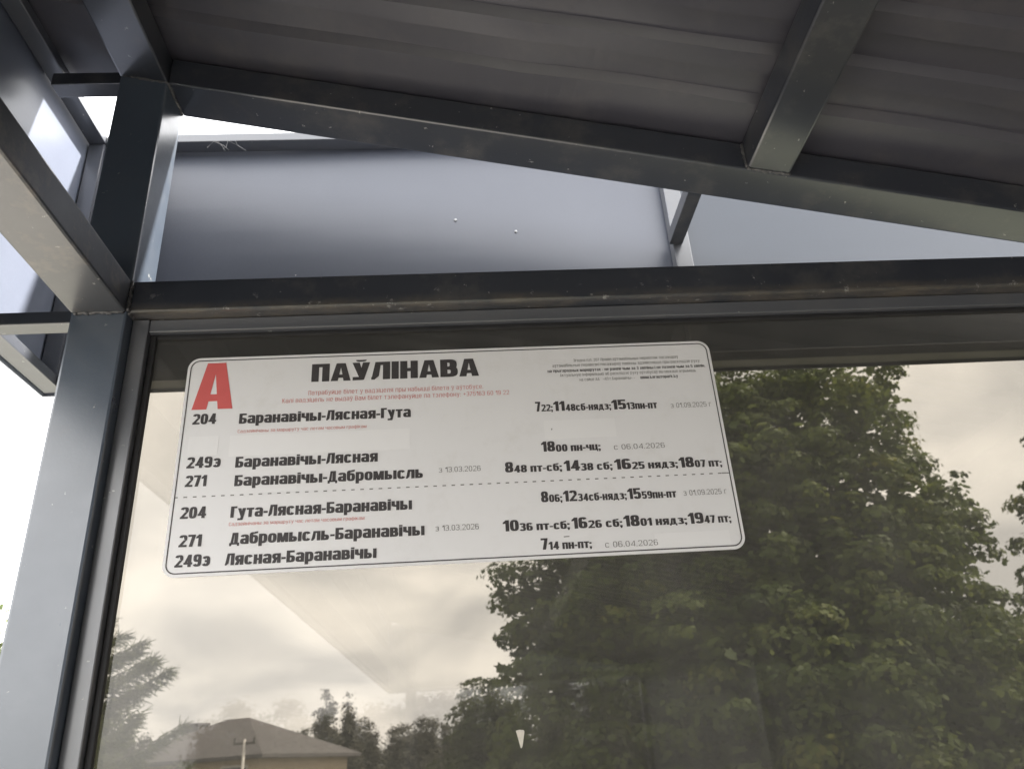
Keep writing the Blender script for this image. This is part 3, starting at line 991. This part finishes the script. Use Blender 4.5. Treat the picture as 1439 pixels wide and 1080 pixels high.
def leaves(centers, normals, sizes, shape, droop=0.25):
    """lay a leaf outline at each centre, facing its normal"""
    n = len(centers)
    ref = unit(rng.normal(size=(n, 3)) + np.array([0, 0, -0.8]))
    u = unit(np.cross(normals, ref)); v = np.cross(normals, u)
    P = centers[:, None, :] + sizes[:, None, None] * (shape[None, :, 0, None] * u[:, None, :] + shape[None, :, 1, None] * v[:, None, :])
    P += normals[:, None, :] * (sizes[:, None, None] * droop * -(shape[None, :, 0, None] ** 2 + shape[None, :, 1, None] ** 2))
    return P


def crown(clumps, twigs_per_m2, leaves_per_twig, twig_r, leaf, shape, up=0.8, shell=(0.45, 1.0), flat=0.55):
    """clumps (x, y, z, r): leaf clusters on twigs spread through every clump's volume, denser near its outside"""
    cs = []; out_n = []
    for (x, y, z, r) in clumps:
        k = max(4, int(twigs_per_m2 * 4 * math.pi * r * r))
        d = unit(rng.normal(size=(k, 3)))
        rad = r * rng.uniform(shell[0] ** 2, shell[1] ** 2, size=(k, 1)) ** 0.5
        rad *= 1 + 0.10 * rng.normal(size=(k, 1))
        cs.append(np.array([x, y, z]) + d * rad * np.array([1, 1, 0.92])); out_n.append(d)
    cs = np.concatenate(cs); out_n = np.concatenate(out_n)
    k = len(cs)
    tw_tone = rng.normal(0.42, 0.16, size=k)
    nl = rng.integers(int(leaves_per_twig * 0.6), int(leaves_per_twig * 1.4) + 1, size=k)
    idx = np.repeat(np.arange(k), nl)
    n = len(idx)
    off = rng.normal(size=(n, 3)) * twig_r * np.array([1, 1, flat])
    # twigs hang outward and down at their tips
    ln = rng.uniform(-0.4, 1.0, size=(n, 1)) * twig_r * 1.3
    p = cs[idx] + off + out_n[idx] * ln + np.array([0, 0, -0.25]) * np.maximum(ln, 0)
    nrm = unit(out_n[idx] * 0.55 + np.array([0, 0, up]) + rng.normal(size=(n, 3)) * 0.5)
    sz = leaf * rng.uniform(0.6, 1.25, size=n)
    tone = np.clip(tw_tone[idx] + rng.normal(0, 0.14, size=n), 0, 1)
    return leaves(p, nrm, sz, shape), tone, cs


MAPLE_CLUMPS = [
    (5.63,13.00,7.84,0.90), (6.50,13.00,7.91,0.74), (7.95,13.50,7.97,0.72), (6.50,12.60,6.74,1.20), (5.02,12.20,6.04,1.31),
    (7.84,13.20,6.56,0.83), (6.58,12.50,5.09,1.43), (8.69,13.20,5.50,0.64), (8.75,13.00,4.74,0.54), (7.49,12.60,4.26,1.25),
    (5.59,12.00,3.88,1.77), (8.71,12.80,2.99,0.65), (7.57,12.20,2.59,1.28), (5.99,11.60,2.51,1.73), (8.46,12.40,1.93,0.87),
    (7.54,11.60,1.50,1.04), (6.26,11.20,1.52,1.45), (4.08,12.50,4.54,2.10), (2.90,12.80,3.94,1.70), (1.90,13.20,3.71,1.15),
    (0.81,13.00,4.38,0.33), (1.27,13.00,4.53,0.38), (0.99,13.20,3.90,0.31), (1.15,13.20,3.23,0.58), (1.93,12.40,2.72,1.50),
    (3.47,11.60,2.36,1.96), (4.63,11.20,1.98,1.84), (1.40,12.40,1.88,1.01), (2.30,11.50,1.67,1.34), (4.03,13.50,6.70,2.11),
    (2.64,13.50,5.51,1.48), (4.02,11.20,1.03,1.70), (5.59,11.20,0.94,1.54), (2.51,11.60,0.85,1.48), (1.12,12.50,1.08,0.96),
    (7.16,11.50,0.57,1.53),
]
HAZEL_CLUMPS = [
    (0.28,18.00,2.89,0.57), (-0.02,17.60,2.38,0.56), (0.54,17.50,2.56,0.74), (0.28,17.40,1.82,0.85), (-0.06,17.40,1.37,0.81),
    (0.68,17.20,1.20,0.97),
]
RIGHT_CLUMPS = [
    (13.31,16.00,7.51,0.68), (13.17,16.00,6.52,1.02), (12.67,16.00,5.39,0.86), (12.05,16.00,4.34,0.60), (12.27,16.00,3.88,0.94),
    (11.83,16.00,2.90,1.01), (11.86,16.00,3.61,0.48), (11.85,16.00,1.95,1.66),
]



def boughs(clumps, per_m2, n_leaves, br, leaf, shape):
    """second layer: leafy boughs, each a drooping dome of small leaves, set over the outside of every clump"""
    cs = []; dirs = []
    for (x, y, z, r) in clumps:
        k = max(5, int(per_m2 * 4 * math.pi * r * r))
        d = unit(rng.normal(size=(k, 3)) + np.array([0, 0, 0.25]))
        cs.append(np.array([x, y, z]) + d * r * rng.uniform(0.72, 1.04, size=(k, 1)) * np.array([1, 1, 0.95])); dirs.append(d)
    cs = np.concatenate(cs); dirs = np.concatenate(dirs)
    k = len(cs)
    R_ = br * rng.uniform(0.6, 1.35, size=k)
    nl = (n_leaves * (R_ / br) ** 2 * rng.uniform(0.7, 1.2, size=k)).astype(int) + 6
    idx = np.repeat(np.arange(k), nl)
    n = len(idx)
    u = unit(rng.normal(size=(n, 3)) + np.array([0, 0, 0.75]) + dirs[idx] * 0.7)
    p = cs[idx] + u * (R_[idx] * rng.uniform(0.62, 1.05, size=n))[:, None] * np.array([1.15, 1.15, 0.62])
    tone_c = rng.normal(0.45, 0.17, size=k)
    nrm = unit(u * 1.0 + np.array([0, 0, 0.25]) + rng.normal(size=(n, 3)) * 0.38)
    return leaves(p, nrm, leaf * rng.uniform(0.65, 1.25, size=n), shape), np.clip(tone_c[idx] + rng.normal(0, 0.12, size=n), 0, 1)


def limbs_mesh(base, trunk_h, trunk_r, targets, lean=(0, 0)):
    bm = bmesh.new()
    bx, by, bz = base
    top = (bx + lean[0], by + lean[1], bz + trunk_h)
    pts = [(bx + lean[0] * t + 0.06 * math.sin(5 * t), by + lean[1] * t, bz + trunk_h * t) for t in np.linspace(0, 1, 9)]
    rads = [trunk_r * (1.25 if i == 0 else 1.0) * (1 - 0.075 * i) for i in range(9)]
    tube(bm, pts, rads, 10)
    for i, tg in enumerate(targets):
        q = pts[3 + i % 5]
        a = Vector(q); b = Vector(tg)
        mid = a.lerp(b, 0.5) + Vector((0, 0, -0.12 * (b - a).length))
        q1 = a.lerp(mid, 0.5); q2 = mid.lerp(b, 0.5)
        r0 = trunk_r * 0.42
        tube(bm, [a, q1, mid, q2, b], [r0, r0 * 0.8, r0 * 0.6, r0 * 0.38, r0 * 0.12], 7)
    return bm


def leafy_tree(name, label, cat, base, clumps, trunk_h, trunk_r, leafmat, args, group=None, nlimbs=14, bough=None):
    t = empty(name, base)
    tag(t, label, cat, group)
    P, tone, cs = crown(clumps, *args)
    if bough:
        P2, tone2 = boughs(clumps, *bough)
        P = np.concatenate([P, P2]); tone = np.concatenate([tone, tone2])
    P = P - np.array(base)
    mesh_from_arrays('crown', P, P.shape[1], leafmat, tone, t)
    tg = [Vector(c[:3]) - Vector(base) for c in clumps][:nlimbs]
    o = obj('trunk', limbs_mesh((0, 0, 0), trunk_h, trunk_r, tg), M_BARK, t, smooth=True)
    return t


leafy_tree('maple_tree', 'large dense maple tree with yellow-green leaf edges behind the glass', 'tree', (4.4, 12.9, -0.12), MAPLE_CLUMPS, 6.6, 0.24, M_MAPLE,
           (2.6, 14, 0.20, 0.20, LOBED, 0.8, (0.10, 0.70)), nlimbs=30, bough=(2.3, 80, 0.34, 0.092, LOBED))
leafy_tree('hazel_tree', 'small rounded tree standing left of the large maple', 'tree', (0.25, 17.9, -0.12), HAZEL_CLUMPS, 2.1, 0.08, M_HAZEL,
           (9, 14, 0.15, 0.14, OVAL, 0.8, (0.1, 0.7)), bough=(6, 50, 0.22, 0.085, OVAL))
leafy_tree('lime_tree', 'tree at the right edge showing only a few leafy branch ends', 'tree', (14.9, 16.6, -0.12), [(x + 0.30, y, z, r * 0.85) for x, y, z, r in RIGHT_CLUMPS], 6.5, 0.18, M_MAPLE,
           (2.6, 12, 0.16, 0.18, LOBED, 0.8, (0.1, 0.65)), bough=(2.6, 50, 0.30, 0.11, LOBED))


def conifer(name, label, base, h, r0, nb, seg_needles, nl, nw, droop, lift, mat, low=0.12, group=None, power=0.85):
    t = empty(name, base)
    tag(t, label, 'tree', group)
    bm = bmesh.new()
    tube(bm, [(0, 0, 0), (0.02, 0, h * 0.35), (0, 0.02, h * 0.7), (0, 0, h)], [h * 0.022, h * 0.017, h * 0.009, 0.012], 8)
    quads = []; tones = []
    for i in range(nb):
        f = low + (1 - low) * (i + rng.uniform(0, 1)) / nb
        z = h * f
        ln = r0 * (1 - f) ** power * rng.uniform(0.5, 1.15) + 0.06
        az = i * 2.39996 + rng.uniform(-0.5, 0.5)
        d = np.array([math.cos(az), math.sin(az), 0.0])
        ks = np.linspace(0, 1, 7)
        pts = [np.array([0, 0, z]) + d * ln * k + np.array([0, 0, ln * (-droop * k + lift * k * k)]) for k in ks]
        tube(bm, pts, [0.016 * ln * (1.05 - k) + 0.003 for k in ks], 5)
        side = np.array([-d[1], d[0], 0.0])
        nsp = max(4, int(ln / 0.085))
        for j in range(nsp):
            k = 0.16 + 0.84 * (j + 0.5) / nsp
            p = np.array([0, 0, z]) + d * ln * k + np.array([0, 0, ln * (-droop * k + lift * k * k)])
            sl = 0.34 * ln * (1.12 - k) + 0.07
            for sgn in (-1, 1):
                tip = p + (side * sgn * 0.8 + d * 0.62 + np.array([0, 0, -0.10])) * sl
                m_ = seg_needles
                s_ = rng.uniform(0.05, 1.0, size=(m_, 1))
                c_ = p + (tip - p) * s_ + rng.normal(size=(m_, 3)) * 0.012
                ax = unit((tip - p)[None, :] * 1.2 / np.linalg.norm(tip - p) + rng.normal(size=(m_, 3)) * 0.62)
                wv = unit(np.cross(ax, rng.normal(size=(m_, 3))))
                L_ = nl * rng.uniform(0.7, 1.3, size=(m_, 1))
                quads.append(np.stack([c_ - wv * nw, c_ + wv * nw, c_ + ax * L_ + wv * nw * 0.4, c_ + ax * L_ - wv * nw * 0.4], axis=1))
                tones.append(np.clip(rng.normal(0.45, 0.2, size=m_), 0, 1))
    obj('trunk', bm, M_BARK, t, smooth=True)
    mesh_from_arrays('crown', np.concatenate(quads), 4, mat, np.concatenate(tones), t)
    return t


conifer('spruce_tree', 'spruce with long level branches seen beside the shelter post', (-4.75, 9.2, -0.12), 4.1, 2.15, 110, 26, 0.12, 0.008, -0.12, 0.30, M_NEEDLE)

leafy_tree('apple_tree', 'pale sunlit leafy tree outside, left of the shelter post', 'tree', (-6.9, 9.8, -0.12), [(-6.25, 9.5, 3.15, 0.75), (-7.0, 9.8, 3.0, 0.9), (-6.15, 9.4, 2.4, 0.8), (-7.0, 9.6, 2.1, 0.9), (-6.4, 9.9, 1.7, 0.7)], 2.2, 0.09, M_LIGHTLEAF,
           (5, 12, 0.15, 0.14, OVAL, 0.8, (0.1, 0.7)), bough=(4.5, 40, 0.24, 0.085, OVAL))

for i, (x, y, h, r) in enumerate(((-16.7, 96.0, 11.2, 1.7), (-14.5, 98.0, 10.6, 1.3))):
    t = empty('birch_tree', (x, y, -0.12))
    tag(t, ['tall slim tree rising above the distant wood, the taller of the pair', 'slightly shorter slim tree rising just right of the tallest distant tree'][i], 'tree', 'slim trees above the distant wood')
    cl = []
    for k in range(11):
        f = 0.30 + 0.68 * k / 10
        rr_ = r * (1 - f) ** 0.75 * 0.75 + 0.22
        for q in range(3 if k < 8 else 1):
            cl.append((x + random.uniform(-1, 1) * rr_ * 0.8, y + random.uniform(-1, 1) * rr_ * 0.8, -0.12 + h * f, rr_ * random.uniform(0.6, 0.95)))
    P, tone, cs = crown(cl, 6, 14, 0.26, 0.28, DIAMOND)
    mesh_from_arrays('crown', P - np.array((x, y, -0.12)), 4, M_HAZED_FOREST, tone, t)
    obj('trunk', limbs_mesh((0, 0, 0), h * 0.9, 0.14, []), M_BARK, t, smooth=True)

# far wood: one mass, plus an added row behind the camera
cl = []
x = -62.0
while x < 34:
    h = random.uniform(7.4, 9.4) + (0.9 if random.random() < 0.2 else 0)
    y = 138 + random.uniform(-6, 8)
    r = random.uniform(1.5, 2.4)
    for k in range(5):
        f = 0.16 + 0.80 * k / 4
        rr_ = r * (1.15 - f) + 0.35
        cl.append((x + random.uniform(-0.5, 0.5), y, h * f, rr_))
    x += random.uniform(1.5, 2.9)
x = -24.0  # unseen tree row added and shaped to darken reflections in the glass
while x < 62:
    h = random.uniform(11.0, 15.0) if x > 6 else random.uniform(6.5, 8.5)
    for k in range(5):
        f = 0.16 + 0.80 * k / 4
        cl.append((x + random.uniform(-0.5, 0.5), -82 + random.uniform(-3, 3), h * f, 1.9 * (1.15 - f) + 0.5))
    x += random.uniform(1.8, 3.0)
P, tone, cs = crown(cl, 3.2, 16, 0.45, 0.42, DIAMOND)
tag(mesh_from_arrays('forest', P, 4, M_HAZED_FOREST, tone), 'dark band of distant woodland along the horizon, with an added unseen row behind the camera', 'wood', kind='stuff')

# ------------------------------------------------------------------ house
M_TILE = simple("roof_tile", (0.100, 0.093, 0.092), (0.078, 0.073, 0.073), 2.0, 0.7, 0.3, 0.02)
M_WALL = simple("house_render", (0.46, 0.38, 0.27), (0.42, 0.35, 0.25), 1.5, 0.85)
M_CHIM = simple("chimney_render", (0.12, 0.112, 0.105), (0.09, 0.085, 0.08), 3.0, 0.85)
M_DARKGLASS = simple("window_glass", (0.03, 0.033, 0.035), (0.02, 0.022, 0.024), 2.0, 0.1, spec=0.6)
M_TRIM = simple("white_trim", (0.62, 0.60, 0.56), (0.55, 0.53, 0.5), 4.0, 0.6)
HX, HY, HROT = -12.5, 45.0, R(-22)
house = empty('house', (HX, HY, -0.12))
house.rotation_euler = (0, 0, HROT)
tag(house, 'tan single storey house with a grey hipped roof and wide chimney', 'house')
hw, hd, eh, ah = 4.3, 3.9, 2.85, 4.95
obj('wall', box(bmesh.new(), -hw, hw, -hd, hd, 0, eh - 0.003), M_WALL, house)
bm = bmesh.new()
ov = 0.55
e0 = [bm.verts.new(p) for p in ((-hw - ov, -hd - ov, eh), (hw + ov, -hd - ov, eh), (hw + ov, hd + ov, eh), (-hw - ov, hd + ov, eh))]
e1 = [bm.verts.new((v_.co.x, v_.co.y, eh + 0.16)) for v_ in e0]
rg = [bm.verts.new((-0.7, 0, ah)), bm.verts.new((0.7, 0, ah))]
bm.faces.new(e0[::-1])
for i in range(4):
    j = (i + 1) % 4; bm.faces.new((e0[i], e0[j], e1[j], e1[i]))
bm.faces.new((e1[0], e1[1], rg[1], rg[0])); bm.faces.new((e1[1], e1[2], rg[1]))
bm.faces.new((e1[2], e1[3], rg[0], rg[1])); bm.faces.new((e1[3], e1[0], rg[0]))
roof = obj('roof', bm, M_TILE, house)
bm = box(bmesh.new(), -3.75, -2.65, 0.2, 1.0, 2.9, 4.85)
box(bm, -3.81, -2.59, 0.14, 1.06, 4.85, 4.95)
obj('chimney', bm, M_CHIM, roof)
for wx in (-3.0, 0.2, 3.0):
    wi = obj('window', box(bmesh.new(), wx - 0.75, wx + 0.75, -hd - 0.05, -hd + 0.02, 0.95, 2.62), M_TRIM, house)
    obj('pane', box(bmesh.new(), wx - 0.66, wx + 0.66, -hd - 0.058, -hd - 0.048, 1.04, 2.53), M_DARKGLASS, wi)

# slim pole with a short crossarm in front of the house
bm = tube(bmesh.new(), [(0, 0, 0), (0, 0, 3.5)], [0.07, 0.055], 8)
pole = empty('utility_pole', (-9.7, 36.0, -0.12))
tag(pole, 'thin pale pole with a short crossarm in front of the grey hipped roof', 'pole')
obj('shaft', bm, M_TRIM, pole, smooth=True)
bm = box(bmesh.new(), -0.45, 0.45, -0.04, 0.04, 3.30, 3.38)
for dx_ in (-0.4, 0.4):
    box(bm, dx_ - 0.04, dx_ + 0.04, -0.035, 0.035, 3.3805, 3.56)
obj('crossarm', bm, M_CHIM, pole)
